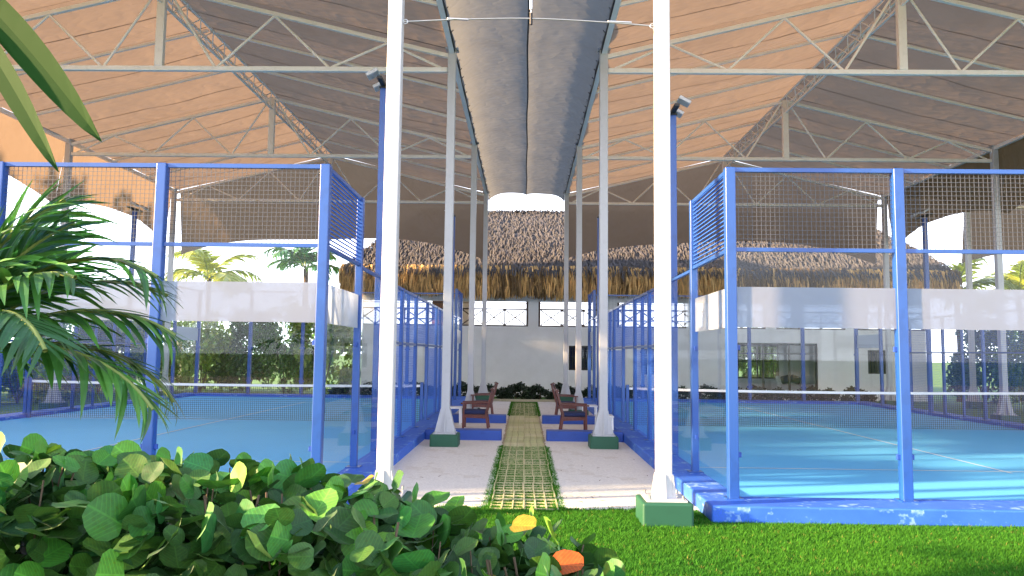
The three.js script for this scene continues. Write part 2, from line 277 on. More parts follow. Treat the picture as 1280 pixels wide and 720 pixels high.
const rafterZ = []; for (let i = 0; i < 3; i++) for (let k = 0; k < 3; k++) rafterZ.push(lerp(ZT[i], ZT[i + 1], k / 3)); rafterZ.push(ZT[3]);
const wn = fbm(333, 7, 4), wn2 = fbm(337, 13, 3);
function sheet(nu, nv, at) {                                            // a surface at(u, v) with uv in metres
  const g = new THREE.PlaneGeometry(1, 1, nu, nv), p = g.attributes.position, uv = g.attributes.uv, q = V(0, 0, 0);
  for (let i = 0; i < p.count; i++) { const r = at(uv.getX(i), uv.getY(i), q); p.setXYZ(i, r[0], r[1], r[2]); uv.setXY(i, r[3], r[4]); }
  g.computeVertexNormals(); return g;
}
function tent(cx, label, seed) {
  const t = thing('tent_roof', label, 'roof', [cx, 0, 0], 0, 'fabric tent roofs');
  const zF = -8.1, zB = -29.45;
  const clothAt = (s, b, z0, z1, u, v) => {
      const d = s * HS * u, z = lerp(z0, z1, v), inn = Math.sin(Math.PI * v) , k = 4 * v * (1 - v);
      let y = roofY(d) - 0.09 * k * (0.5 + 0.5 * Math.sin(Math.PI * u)) - 0.03 * Math.sin(Math.PI * u);
      const n = wn(d * 0.045 + seed * 0.13 + b * 0.37, z * 0.11 + s), n2 = wn2(d * 0.05 + seed * 0.3 + (z - z0) * 0.09, z * 0.03 + b * 0.21);
      y += inn * ((n - 0.5) * 0.16 + (n2 - 0.5) * 0.13);
      return [d, y, z, z * 1.0, d + b * 1.7 + seed];
  };
  for (const s of [-1, 1]) for (let b = 0; b < 9; b++) {                // one cloth per rafter bay, welded at the rafters
    const z0 = b ? rafterZ[b] : zF, z1 = b < 8 ? rafterZ[b + 1] : zB;
    part('slope_cloth', sheet(26, 12, (u, v) => clothAt(s, b, z0, z1, u, v)), M.fabric, t);
  }
  for (const s of [-1, 1]) for (let b = 0; b < 9; b++) {                // welded overlap in the middle of each cloth: double thickness
    const z0 = b ? rafterZ[b] : zF, z1 = b < 8 ? rafterZ[b + 1] : zB;
    part('weld_seam', sheet(26, 1, (u, v) => { const p = clothAt(s, b, z0, z1, u, 0.5 + (v - 0.5) * 0.03 / (z0 - z1)); p[1] -= 0.005; return p; }), M.fabric, t);
  }
  for (const z of rafterZ) for (const s of [-1, 1]) {
    const on = ZT.includes(z);
    if (!on) part('rafter', sq(V(s * (HS - 0.05), YE - 0.075, z), V(s * 0.02, YR - 0.075, z), 0.055, 0.07, 0.01), M.truss, t);
    part('seam_strap', sq(V(s * (HS - 0.04), YE - 0.03, z + 0.06), V(s * 0.05, YR - 0.03, z + 0.06), 0.012, 0.008), M.rope, t);
  }
  part('eave_beam', box(-HS - 0.05, -HS + 0.05, YE - 0.13, YE - 0.03, ZT[3], ZT[0]), M.truss, t);
  part('eave_beam', box(HS - 0.05, HS + 0.05, YE - 0.13, YE - 0.03, ZT[3], ZT[0]), M.truss, t);
  // lattice girder under the ridge
  for (const s of [-1, 1]) part('ridge_chord', sq(V(s * 0.16, YR - 0.16, ZT[0]), V(s * 0.16, YR - 0.16, ZT[3]), 0.05), M.truss, t);
  part('ridge_chord', sq(V(0, YR - 0.5, ZT[0]), V(0, YR - 0.5, ZT[3]), 0.05), M.truss, t);
  for (let z = ZT[0] - 0.4, i = 0; z > ZT[3] + 0.4; z -= 0.7, i++) for (const s of [-1, 1]) {
    part('ridge_lacing', rod(V(s * 0.16, YR - 0.17, z), V(0, YR - 0.49, z - 0.35), 0.014, 6), M.truss, t);
    part('ridge_lacing', rod(V(s * 0.16, YR - 0.17, z - 0.7), V(0, YR - 0.49, z - 0.35), 0.014, 6), M.truss, t);
  }
  // cloth hanging at the far gable and along the outer eaves, scalloped below
  part('gable_cloth', sheet(60, 14, (u, v) => {
    const d = lerp(-HS + 0.1, HS - 0.1, u), top = roofY(d) - 0.02, low = 6.25 - 0.75 * Math.pow(Math.abs(2 * u - 1), 3) + 0.06 * Math.sin(u * 9 + seed), n = wn(u * 0.9 + seed * 0.2, v * 0.4);
    return [d, lerp(low, top, v), zB - 0.02 - 0.35 * (1 - v) + (n - 0.5) * 0.18 * (1 - v), d, v * 3];
  }), M.fabric, t);
  return t;
}
function eaveCloth(t, s) {
  for (let b = 0; b < 3; b++) part('eave_cloth', sheet(30, 10, (u, v) => {
    const z = lerp(ZT[b] , ZT[b + 1], u), low = 6.55 - 0.5 * Math.pow(Math.abs(2 * u - 1), 2.2), n = wn(u * 0.6 + b * 0.3, v * 0.3 + s);
    return [s * (HS + 0.07 + 0.3 * (1 - v) + (n - 0.5) * 0.2 * (1 - v)), lerp(low, YE - 0.02, v), z, z, v * 1.6];
  }), M.fabric, t);
}
const tentL = tent(-XC, 'fabric tent roof glowing orange above the court behind the palm', 1); eaveCloth(tentL, -1);
const tentR = tent(XC, 'fabric tent roof with orange and grey slopes above the court by the open lawn', 2); eaveCloth(tentR, 1);
const tentF = tent(XC * 3, 'farther fabric tent roof beyond the outer side of the court by the lawn', 3);
function valley(cx, label) {
  const t = thing('valley_canopy', label, 'canopy', [cx, 0, 0], 0, 'valley canopies');
  const zs = [-8.0, -15.3, -22.3, -30.5];
  for (let b = 0; b < 3; b++) for (const s of [-1, 1]) part('canopy_cloth', sheet(12, 30, (u, v) => {
    const x = s * lerp(0.004, 1.5, u), z = lerp(zs[b], zs[b + 1], v), n = wn(x * 0.12 + 0.4, z * 0.06 + s * 0.3), n2 = wn2(x * 0.05 + z * 0.07, z * 0.02);
    const pinch = Math.pow(u, 6) * 0.05 * Math.sin(z * 5.2) ;
    return [x, 7.98 + 0.26 * (1 - Math.pow(u, 6)) + (n - 0.5) * 0.1 * (1 - u) * u * 4 + (n2 - 0.5) * 0.12 * u * (1.02 - u) * 3 + pinch * 0.4 - 0.05 * Math.exp(-u * 14), z, z, x * 1.3];
  }), M.fabricPale, t);
  for (const s of [-1, 1]) {
    const pts = []; for (let z = -8.0; z >= -30.5; z -= 0.75) pts.push(V(s * (1.5 + 0.015 * Math.sin(z * 4)), 7.965 + 0.015 * Math.sin(z * 3), z));
    part('edge_rope', tube(pts, 0.026, 120, 6), M.rope, t);
    for (let z = -8.3; z > -30.3; z -= 0.5) part('lacing', rod(V(s * 1.44, 8.02, z), V(s * 1.58, 7.96, z - 0.2), 0.009, 5), M.rope, t);
  }
  const mid = []; for (let z = -8.0; z >= -30.5; z -= 1.5) mid.push(V(0.012 * Math.sin(z * 1.3), 8.165 + 0.012 * Math.sin(z), z)); part('centre_rope', tube(mid, 0.017, 60, 6), M.rope, t);
}
valley(0, 'grey fabric canopy strung between the two tents above the aisle');
valley(2 * XC, 'fabric canopy strung beyond the outer side of the court by the lawn');
{
  const t = thing('tie_cable', 'thin steel tie cable with turnbuckles stretched between the two foremost columns', 'cable', [0, 0, -8.7]);
  part('wire', tube([V(-1.46, 5.69, 0.02), V(-0.8, 5.72, 0.02), V(0, 5.735, 0.02), V(0.8, 5.70, 0.02), V(1.46, 5.65, 0.02)], 0.009, 30, 6), M.steel, t);
  part('hanger_wire', rod(V(0.03, 5.72, 0.02), V(0.035, 8.18, 0.02), 0.008, 6), M.steel, t);
  for (const [x0, x1, y] of [[-0.95, -0.7, 5.718], [0.92, 1.2, 5.69]]) { part('turnbuckle', sq(V(x0, y + 0.012, 0.02), V(x1, y, 0.02), 0.03, 0.022, 0.008), M.steel, t); }
  for (const [s, y] of [[-1, 5.69], [1, 5.65]]) { const g = new THREE.TorusGeometry(0.026, 0.008, 6, 14); g.translate(s * 1.438, y, 0.02); part('eye_bolt', [g, rod(V(s * 1.46, y, 0.02), V(s * 1.49, y, 0.02), 0.009, 6)], M.steel, t); }
  part('hanger_clamp', rod(V(0.03, 5.66, 0.02), V(0.03, 5.8, 0.02), 0.018, 8), M.black, t);
  part('hanger_turnbuckle', rod(V(0.03, 5.84, 0.02), V(0.032, 6.1, 0.02), 0.02, 8), M.steel, t);
}

// ---------------------------------------------------------------- padel courts
function wires(w, h, pitch, th) {
  const gs = [], nx = Math.round(w / pitch), ny = Math.round(h / pitch);
  for (let i = 0; i <= nx; i++) { const x = -w / 2 + i * w / nx; gs.push(new THREE.BoxGeometry(th, h, th).translate(x, h / 2, 0)); }
  for (let j = 0; j <= ny; j++) { const y = j * h / ny; gs.push(new THREE.BoxGeometry(w, th, th).translate(0, y, th * 0.6)); }
  return merge(gs);
}
const wireTop = wires(1.9, 0.92, 0.055, 0.0045), wireSide = wires(1.92, 1.0, 0.055, 0.004), wireSide2 = wires(1.92, 1.9, 0.055, 0.004), louvre = (() => { const gs = []; for (let j = 0; j < 17; j++) gs.push(box(-0.95, 0.95, 0.03 + j * 0.055, 0.042 + j * 0.055, -0.012, 0.012)); return merge(gs); })();
const glassG = box(-0.965, 0.965, 0.02, 2.95, -0.006, 0.006), filmG = box(-0.963, 0.963, 1.99, 2.47, 0.0085, 0.0105);
const KY = 0.19;
function court(s) {
  const t = thing('padel_enclosure', s < 0 ? 'blue framed glass enclosure of the padel court behind the palm' : 'blue framed glass enclosure of the padel court by the open lawn', 'court enclosure', [s * (A + 5), 0, 0], 0, 'padel court enclosures');
  const H3 = 3.0, H4 = 4.0, y0 = 0.1;
  const post = (x, z, top, w = 0.1, d = 0.1) => {
    const p = part('post', box(x - w / 2, x + w / 2, KY - 0.01, y0 + top, z - d / 2, z + d / 2, 0.012), M.blue, t);
    part('foot_plate', box(x - 0.1, x + 0.1, KY, KY + 0.012, z - 0.1, z + 0.1), M.blue, p); return p;
  };
  const glass = (x, z, turn, film, flip = 1) => {
    const g = part('glass_panel', glassG, M.glass, t); g.position.set(x, KY, z); g.rotation.y = turn;
    if (film) { const f = part('frosted_film', filmG, M.film, g); f.position.z = flip < 0 ? -0.019 : 0; }
    for (const [cx, cy] of [[-0.93, 0.5], [0.93, 0.5], [-0.93, 1.75], [0.93, 1.75]]) part('clamp', box(cx - 0.03, cx + 0.03, cy - 0.03, cy + 0.03, -0.016, 0.016, 0.004), M.blueDark, g);
    return g;
  };
  const meshPanel = (geo, mat, x, y, z, turn) => { const m = part('mesh_panel', geo, mat, t); m.position.set(x, y, z); m.rotation.y = turn; m.userData.kind = 'stuff'; return m; };
  for (const [z, f] of [[Z0, 1], [ZL, -1]]) {
    for (let i = 0; i <= 5; i++) post(-5 + 2 * i, z, H4, 0.12, 0.12);
    for (let i = 0; i < 5; i++) {
      const x = -4 + 2 * i;
      glass(x, z, 0, f > 0, 1);
      meshPanel(wireTop, M.wire, x, y0 + H3 + 0.03, z, 0);
      part('rail', box(x - 0.94, x + 0.94, y0 + H3 - 0.015, y0 + H3 + 0.03, z - 0.025, z + 0.025), M.blue, t);
      part('rail', box(x - 0.94, x + 0.94, y0 + H4 - 0.05, y0 + H4 - 0.0, z - 0.025, z + 0.025), M.blue, t);
    }
  }
  for (const e of [-1, 1]) {
    const x = e * 5;
    for (const [f, za] of [[-1, Z0], [1, ZL]]) {                        // two glazed bays at each end
      post(x, za + f * 2, H4); post(x, za + f * 4, H3);
      glass(x, za + f * 1, Math.PI / 2, true); glass(x, za + f * 3, Math.PI / 2, false);
      meshPanel(louvre, M.wireBlue, x, y0 + H3 + 0.03, za + f * 1, Math.PI / 2);
      part('rail', box(x - 0.025, x + 0.025, y0 + H3 - 0.015, y0 + H3 + 0.03, Math.min(za + f * 0.06, za + f * 1.95), Math.max(za + f * 0.06, za + f * 1.95)), M.blue, t);
      part('rail', box(x - 0.025, x + 0.025, y0 + H4 - 0.05, y0 + H4, Math.min(za + f * 0.06, za + f * 1.95), Math.max(za + f * 0.06, za + f * 1.95)), M.blue, t);
      part('rail', box(x - 0.025, x + 0.025, y0 + H3 - 0.04, y0 + H3, Math.min(za + f * 2.05, za + f * 3.95), Math.max(za + f * 2.05, za + f * 3.95)), M.blue, t);
    }
    for (let k = 0; k < 6; k++) {                                       // mesh bays in the middle, a doorway beside the net
      const z = Z0 - 5 - 2 * k; if (k < 5) post(x, z - 1, H3, 0.08, 0.08);
      part('rail', box(x - 0.025, x + 0.025, y0 + H3 - 0.05, y0 + H3 - 0.002, z - 0.95, z + 0.95), M.blue, t);
      const door = e * s < 0 && (k === 2);
      meshPanel(wireSide, M.wireBlue, x, 2.05, z, Math.PI / 2);
      part('rail', box(x - 0.025, x + 0.025, 1.98, 2.03, z - 0.95, z + 0.95), M.blue, t);
      if (!door) { const m = meshPanel(wireSide2, M.wireBlue, x, 0.2, z, Math.PI / 2); m.scale.y = 0.92; if (k % 2 === 0) part('brace_post', box(x - 0.03, x + 0.03, 0.18, 3.05, z - 0.03, z + 0.03), M.blue, t); }
    }
  }
  return t;
}
court(-1); court(1);
for (const s of [-1, 1]) {
  const t = thing('padel_net', `black court net with white tape across the ${SIDE(s)}`, 'net', [s * (A + 5), 0.1, -19.17], 0, 'padel nets');
  const h = x => 0.88 + 0.04 * Math.pow(Math.abs(x) / 5, 2), w = 9.7, gs = [];
  for (let x = -4.85; x <= 4.851; x += 0.05) gs.push(new THREE.BoxGeometry(0.006, h(x) - 0.04, 0.004).translate(x, (h(x) - 0.04) / 2 + 0.02, 0));
  for (let y = 0.03; y < 0.86; y += 0.05) gs.push(new THREE.BoxGeometry(w, 0.006, 0.004).translate(0, y, 0.003));
  tag(part('net_cord', gs, M.netMesh, t), null, null, null, 'stuff');
  const tp = []; for (let i = 0; i < 12; i++) { const x0 = -4.88 + i * 9.76 / 12, x1 = x0 + 9.76 / 12; tp.push(sq(V(x0, h(x0) - 0.01, 0), V(x1, h(x1) - 0.01, 0), 0.022, 0.06)); }
  part('tape', tp, M.tape, t);
  for (const e of [-1, 1]) part('net_post', box(e * 4.9 - 0.04, e * 4.9 + 0.04, 0, 1.0, -0.04, 0.04, 0.01), M.blue, t);
}
function mast(x, z, h, aim, label) {
  const t = thing('floodlight_mast', label, 'light mast', [x, 0.15, z], 0, 'blue floodlight masts');
  part('pole', box(-0.06, 0.06, 0, h, -0.06, 0.06, 0.012), M.blue, t);
  part('pole_cap', box(-0.07, 0.07, h, h + 0.03, -0.07, 0.07), M.black, t);
  part('cross_arm', box(-0.04, 0.04, h + 0.03, h + 0.08, -0.45, 0.45), M.black, t);
  for (const e of [-1, 1]) {
    const g = box(-0.11, 0.11, -0.03, 0.03, -0.12, 0.12, 0.012), l = part('lamp_head', g, M.white, t); l.position.set(aim * 0.14, h + 0.16, e * 0.3); l.rotation.z = -aim * 0.5;
    part('lens', box(-0.095, 0.095, -0.037, -0.031, -0.105, 0.105), M.glass, l);
    part('fins', box(-0.08, 0.08, 0.03, 0.045, -0.08, 0.08), M.black, l).name = 'heat_sink';
  }
}
for (const s of [-1, 1]) {
  mast(s * 2.53, -13.17, s < 0 ? 6.3 : 5.85, s, `blue aisle floodlight mast of the ${SIDE(s)}, nearer the lawn`);
  mast(s * (A + 0.02 - 0.14), -24.2, 6.0, s, `blue aisle floodlight mast of the ${SIDE(s)}, nearer the building`);
  mast(s * (A + 10.12), -24.2, 6.1, -s, `blue floodlight mast on the outer side of the ${SIDE(s)}`);
}

// ---------------------------------------------------------------- aisle furniture
for (const s of [-1, 1]) for (const [k, z] of [[0, -16.25], [1, -20.2]]) {
  const t = thing('blue_platform', `low blue step ${k ? 'behind' : 'in front of'} the chair by the ${SIDE(s)}`, 'step', [0, 0, z], 0, 'blue steps in the aisle');
  part('step_block', box(Math.min(s * 0.47, s * 2.07), Math.max(s * 0.47, s * 2.07), 0.0, 0.23, -0.42, 0, 0.02), M.blueDark, t);
  part('step_slab', box(Math.min(s * 0.49, s * 2.06), Math.max(s * 0.49, s * 2.06), 0.0, 0.13, -1.3, -0.42, 0.01), M.plastic, t);
}
function chair(x, z, turn, label) {
  const t = thing('wooden_armchair', label, 'chair', [x, 0, z], turn, 'dark red armchairs in the aisle');      // faces +x
  for (const e of [-1, 1]) {
    part('front_leg', sq(V(0.3, 0, e * 0.29), V(0.29, 0.62, e * 0.29), 0.05, 0.05, 0.008), M.redWood, t);
    part('rear_leg', [sq(V(-0.3, 0, e * 0.29), V(-0.24, 0.42, e * 0.29), 0.05, 0.05, 0.008), sq(V(-0.24, 0.41, e * 0.29), V(-0.4, 1.0, e * 0.29), 0.055, 0.045, 0.008)], M.redWood, t);
    part('armrest', sq(V(0.36, 0.64, e * 0.3), V(-0.32, 0.66, e * 0.3), 0.085, 0.035, 0.012), M.redWood, t);
    part('side_rail', sq(V(0.29, 0.34, e * 0.29), V(-0.25, 0.32, e * 0.29), 0.03, 0.07), M.redWood, t);
  }
  part('front_rail', box(0.275, 0.305, 0.3, 0.375, -0.265, 0.265), M.redWood, t);
  part('top_rail', sq(V(-0.385, 0.97, -0.28), V(-0.385, 0.97, 0.28), 0.1, 0.035, 0.012), M.redWood, t);
  for (let i = 0; i < 5; i++) part('back_slat', sq(V(-0.255, 0.44, -0.2 + i * 0.1), V(-0.38, 0.94, -0.2 + i * 0.1), 0.045, 0.018), M.redWood, t);
  part('seat_cushion', box(-0.24, 0.3, 0.38, 0.48, -0.265, 0.265, 0.035), M.navy, t);
  part('seat_board', box(-0.25, 0.29, 0.355, 0.38, -0.27, 0.27), M.redWood, t);
}
chair(-1.15, -18.75, Math.PI, 'dark red wooden armchair facing the court behind the palm, nearer the lawn');
chair(-1.2, -22.4, Math.PI + 0.1, 'dark red wooden armchair facing the court behind the palm, nearer the building');
chair(1.15, -18.4, 0, 'dark red wooden armchair facing the court by the lawn, nearer the lawn');
chair(1.2, -22.3, -0.12, 'dark red wooden armchair facing the court by the lawn, nearer the building');
function table(x, z, label) {
  const t = thing('side_table', label, 'table', [x, 0, z], 0, 'small white side tables');
  part('table_top', box(-0.2, 0.2, 0.42, 0.46, -0.25, 0.25, 0.012), M.plastic, t);
  for (const [a, b] of [[-1, -1], [1, -1], [-1, 1], [1, 1]]) part('leg', sq(V(a * 0.175, 0, b * 0.22), V(a * 0.165, 0.42, b * 0.21), 0.04), M.plastic, t);
}
table(1.82, -17.75, 'small white side table by the open-lawn court, nearer the lawn');
table(1.78, -21.2, 'small white side table by the open-lawn court, nearer the building');
table(-1.8, -19.9, 'small white side table beside the chairs by the court behind the palm');

// ---------------------------------------------------------------- thatched building
{
  const t = thing('thatched_building', 'long white building with open upper terrace under a shaggy thatched roof', 'building', [0, 0, -33]);
  const X0 = -7, X1 = 17, FL = 2.99;
  const shape = new THREE.Shape([[X0, 0], [X1, 0], [X1, FL], [X0, FL]].map(([x, y]) => new THREE.Vector2(x, y)));
  const hole = (x0, x1, y0, y1) => shape.holes.push(new THREE.Path([[x0, y0], [x0, y1], [x1, y1], [x1, y0]].map(([x, y]) => new THREE.Vector2(x, y))));
  const wins = [[1.88, 2.87, 1.15, 2.19], [14.55, 15.35, 1.15, 2.15], [5.0, 6.4, 1.0, 2.1]], door = [8.99, 12.44, 0.05, 2.4];
  for (const w of wins) hole(...w); hole(...door);
  const wg = new THREE.ExtrudeGeometry(shape, { depth: 0.25, bevelEnabled: false }); wg.translate(0, 0, -0.25); metric(wg); part('front_wall', wg, M.stucco, t);
  part('rear_wall', [box(X0, 10.9, 0, FL, -7, -6.75), box(13.0, X1, 0, FL, -7, -6.75), box(10.9, 13.0, 0, 0.7, -7, -6.75), box(10.9, 13.0, 2.4, FL, -7, -6.75)], M.stucco, t);
  part('side_wall', box(X0, X0 + 0.25, 0, FL, -6.75, -0.25), M.stucco, t); part('side_wall', box(X1 - 0.25, X1, 0, FL, -6.75, -0.25), M.stucco, t);
  part('inner_wall', box(8.2, 8.4, 0, FL - 0.2, -6.75, -0.25), M.stucco, t); part('inner_wall', box(15.6, 15.8, 0, FL - 0.2, -6.75, -0.25), M.stucco, t);
  part('terrace_slab', box(X0 + 0.26, X1 - 0.26, FL - 0.2, FL - 0.003, -6.74, -0.26), M.stucco, t);
  part('room_floor', box(8.4, 15.6, 0, 0.05, -6.75, -0.25), M.gravel, t);
  part('string_course', box(X0, X1, 2.44, 2.5, 0, 0.025), M.stucco, t);
  for (const [x0, x1, y0, y1] of wins) {
    const w = part('window', [box(x0, x1, y0, y0 + 0.07, -0.16, -0.06), box(x0, x1, y1 - 0.07, y1, -0.16, -0.06), box(x0, x0 + 0.07, y0 + 0.07, y1 - 0.07, -0.16, -0.06), box(x1 - 0.07, x1, y0 + 0.07, y1 - 0.07, -0.16, -0.06), box((x0 + x1) / 2 - 0.03, (x0 + x1) / 2 + 0.03, y0 + 0.07, y1 - 0.07, -0.15, -0.07)], M.black, t);
    for (const e of [0, 1]) { const a = lerp(x0, x1, e * 0.5) + 0.05, b = lerp(x0, x1, 0.5 + e * 0.5) - 0.05; part('pane', box(a, b, y0 + 0.07, y1 - 0.07, -0.115, -0.105), M.glass, w); for (const f of [0.33, 0.66]) part('glazing_bar', box(lerp(a, b, f) - 0.012, lerp(a, b, f) + 0.012, y0 + 0.07, y1 - 0.07, -0.13, -0.09), M.black, w); part('glazing_bar', box(a, b, (y0 + y1) / 2 - 0.012, (y0 + y1) / 2 + 0.012, -0.128, -0.088), M.black, w); }
    part('window_back', box(x0 - 0.3, x1 + 0.3, y0 - 0.3, y1 + 0.3, -1.6, -1.5), M.navy, t);
  }
  { // sliding doors
    const [x0, x1, y0, y1] = door, d = part('sliding_door', [box(x0, x1, y1 - 0.09, y1, -0.18, -0.06), box(x0, x0 + 0.07, y0, y1 - 0.09, -0.18, -0.06), box(x1 - 0.07, x1, y0, y1 - 0.09, -0.18, -0.06)], M.black, t);
    for (let i = 0; i < 3; i++) { const a = lerp(x0 + 0.07, x1 - 0.07, i / 3), b = lerp(x0 + 0.07, x1 - 0.07, (i + 1) / 3); part('pane', box(a + 0.03, b - 0.03, y0 + 0.02, y1 - 0.1, -0.125, -0.115), M.glass, d); if (i) part('stile', box(a - 0.035, a + 0.035, y0, y1 - 0.09, -0.16, -0.08), M.black, d); }
    part('transom', box(x0 + 0.07, x1 - 0.07, 1.93, 1.98, -0.15, -0.09), M.black, d);
    const rw = part('rear_window', [box(10.9, 13, 0.7, 0.77, -6.9, -6.8), box(10.9, 13, 2.33, 2.4, -6.9, -6.8), box(10.9, 10.97, 0.77, 2.33, -6.9, -6.8), box(12.93, 13, 0.77, 2.33, -6.9, -6.8), box(11.9, 11.97, 0.77, 2.33, -6.9, -6.8), box(10.97, 12.93, 1.55, 1.59, -6.88, -6.82)], M.black, t);
    part('pane', box(10.97, 12.93, 0.77, 2.33, -6.855, -6.845), M.glass, rw);
  }
  // terrace: piers, lintel beams, brown frames with crossed railing
  let first = -6.19; const open = [];
  for (let x = first; x < X1 - 2.9; x += 3.38) open.push([x, x + 2.94]);
  part('pier', box(X0, open[0][0], FL, 4.35, -0.25, 0, 0), M.stucco, t);
  open.forEach(([a, b], i) => {
    const nx = i < open.length - 1 ? open[i + 1][0] : X1; part('pier', box(b, nx, FL, 4.35, -0.25, 0), M.stucco, t); part('rear_pier', box(b, b + 0.44, FL, 4.5, -6.75, -6.45), M.stucco, t);
    part('lintel', box(a, b, 4.06, 4.35, -0.25, 0), M.stucco, t);
    const f = part('railing_frame', [box(a, a + 0.09, FL, 4.06, -0.14, -0.05), box(b - 0.09, b, FL, 4.06, -0.14, -0.05), box(a + 0.09, b - 0.09, FL, FL + 0.06, -0.14, -0.05), box(a + 0.09, b - 0.09, 3.7, 3.76, -0.14, -0.05)], M.darkWood, t);
    const n = 3, w = (b - a - 0.18) / n;
    for (let k = 0; k < n; k++) { const x0 = a + 0.09 + k * w, x1 = x0 + w; if (k) part('baluster', box(x0 - 0.025, x0 + 0.025, FL + 0.06, 3.7, -0.12, -0.07), M.darkWood, f);
      part('cross_brace', sq(V(x0 + 0.02, FL + 0.07, -0.1), V(x1 - 0.02, 3.69, -0.1), 0.03, 0.05), M.darkWood, f); part('cross_brace', sq(V(x0 + 0.02, 3.69, -0.09), V(x1 - 0.02, FL + 0.07, -0.09), 0.03, 0.05), M.darkWood, f); }
    part('hanging_rail', box(a + 0.09, b - 0.09, 3.97, 4.0, -0.12, -0.08), M.darkWood, f);
  });
  part('terrace_post', box(-4.15, -3.5, FL, 4.4, -1.6, -1.2), M.orangeWood, t);
  // thatched roof
  const yAt = (x, z) => { // z local: front eave +1.1, rear eave -12
    const f = (1.15 - z) * 0.62, bk = (z + 12.2) * 0.62, l = (x - X0 + 0.6) * 1.25, rr = (X1 + 0.8 - x) * 1.25, m = Math.max(0, Math.min(f, bk, l, rr));
    return 5.15 + 1.0 * (1 - Math.exp(-m * 1.1)) * 0.45 + Math.min(m, 3.3) * 0.9;
  };
  const tn = fbm(411, 9, 5);
  const top = sheet(150, 70, (u, v) => { const x = lerp(X0 - 0.6, X1 + 0.8, u), z = lerp(1.15, -12.2, v); return [x, yAt(x, z) + (tn(x * 0.06, z * 0.06) - 0.5) * 0.5 + (tn(x * 0.3, z * 0.3) - 0.5) * 0.16, z, x, z]; });
  const roof = part('thatch_roof', top, M.thatch, t);
  part('thatch_underlay', [box(X0 - 0.45, X1 + 0.6, 4.98, 5.12, -12.1, 0.9)], M.darkWood, roof);
  const r = rng(415), m4 = new THREE.Matrix4(), e = new THREE.Euler(0, 0, 0, 'YXZ'), q = new THREE.Quaternion(), c = new THREE.Color();
  const sg = (() => { const g = new THREE.BufferGeometry(); const P = [[-0.5, 0, 0], [0.5, 0, 0], [-0.45, -0.5, 0.08], [0.4, -0.5, 0.1], [-0.15, -1, 0.02], [0.2, -0.93, 0.03]]; g.setAttribute('position', new THREE.Float32BufferAttribute([0, 2, 1, 1, 2, 3, 2, 4, 3, 3, 4, 5].flatMap(i => P[i]), 3)); g.computeVertexNormals(); g.setAttribute('uv', new THREE.Float32BufferAttribute([0, 2, 1, 1, 2, 3, 2, 4, 3, 3, 4, 5].flatMap(i => [P[i][0], P[i][1]]), 2)); return g; })();
  const N = 40000, straw = new THREE.InstancedMesh(sg, M.strawGrey, N); straw.name = 'thatch_straw'; let n = 0;
  while (n < N) { const x = X0 - 0.6 + r() * (X1 - X0 + 1.4), z = 1.1 - 7.4 * r(), y = yAt(x, z), sl = Math.atan2(y - yAt(x, z + 0.1), 0.1); e.set(-(Math.PI / 2 - sl) + 0.16 + (r() - 0.5) * 0.3, (r() - 0.5) * 0.6, (r() - 0.5) * 0.5); q.setFromEuler(e); m4.compose(V(x, y + 0.12 + r() * 0.12, z), q, V(0.03 + r() * 0.05, 0.3 + r() * 0.45, 0.7)); straw.setMatrixAt(n, m4); const k = 0.8 + r() * 0.45; c.setRGB(k, k * 0.98, k * (0.94 + 0.12 * r())); straw.setColorAt(n, c); n++; }
  tag(straw, null, null, null, 'stuff'); straw.castShadow = straw.receiveShadow = true; roof.add(straw);
  const N2 = 15000, fringe = new THREE.InstancedMesh(sg, M.strawGold, N2); fringe.name = 'straw_fringe'; const fn = fbm(419, 24, 4);
  for (n = 0; n < N2; n++) {
    let x = X0 - 0.7 + r() * (X1 - X0 + 1.6), z, turn = 0; const dep = r(); z = 1.25 - dep * 0.55;
    if (r() < 0.14) { z = 1.1 - r() * 11; x = X0 - 0.65 + dep * 0.4; turn = -Math.PI / 2; }
    const lv = r(), L = 0.4 + r() * 0.5, low = 4.12 + (fn(x * 0.09, 0.3) - 0.5) * 0.55, yTop = lerp(low + L * 0.95, 5.5, lv);
    e.set((r() - 0.7) * 0.35, turn + (r() - 0.5) * 1.2, (r() - 0.5) * 0.35); q.setFromEuler(e); m4.compose(V(x, yTop, z - lv * 0.04), q, V(0.025 + r() * 0.07, L, 1)); fringe.setMatrixAt(n, m4);
    const cl = 0.6 * fn(x * 0.022 + 3.1, 0.2) + 0.4 * fn(x * 0.12 + 3, lv * 0.2), k = 0.55 + 0.85 * r(); if (cl > 0.58 || r() < 0.1) c.setRGB(0.32 * k, 0.3 * k, 0.3 * k); else c.setRGB(k, k * 0.95, k * 0.85); fringe.setColorAt(n, c);
  }
  tag(fringe, null, null, null, 'stuff'); fringe.castShadow = fringe.receiveShadow = true; roof.add(fringe);
}
{ // sofa seen through the sliding doors
  const t = thing('sofa', 'pale sofa with loose cushions inside the room behind the sliding doors', 'sofa', [13.2, 0.05, -37.6]);
  part('seat', box(-0.95, 0.95, 0.1, 0.45, -0.42, 0.42, 0.05), M.plastic, t); part('backrest', box(-0.95, 0.95, 0.45, 0.85, -0.42, -0.2, 0.05), M.plastic, t);
  for (const e of [-1, 1]) part('armrest', box(e * 1.05 - 0.1, e * 1.05 + 0.1, 0.1, 0.62, -0.42, 0.42, 0.04), M.plastic, t);
  for (const [x, a] of [[-0.55, 0.2], [-0.1, -0.3], [0.5, 0.25]]) { const c = part('cushion', box(-0.24, 0.24, -0.2, 0.2, -0.07, 0.07, 0.06), x < 0 ? M.navy : M.tape, t); c.position.set(x, 0.68, -0.08); c.rotation.set(-0.25, 0, a); }
}

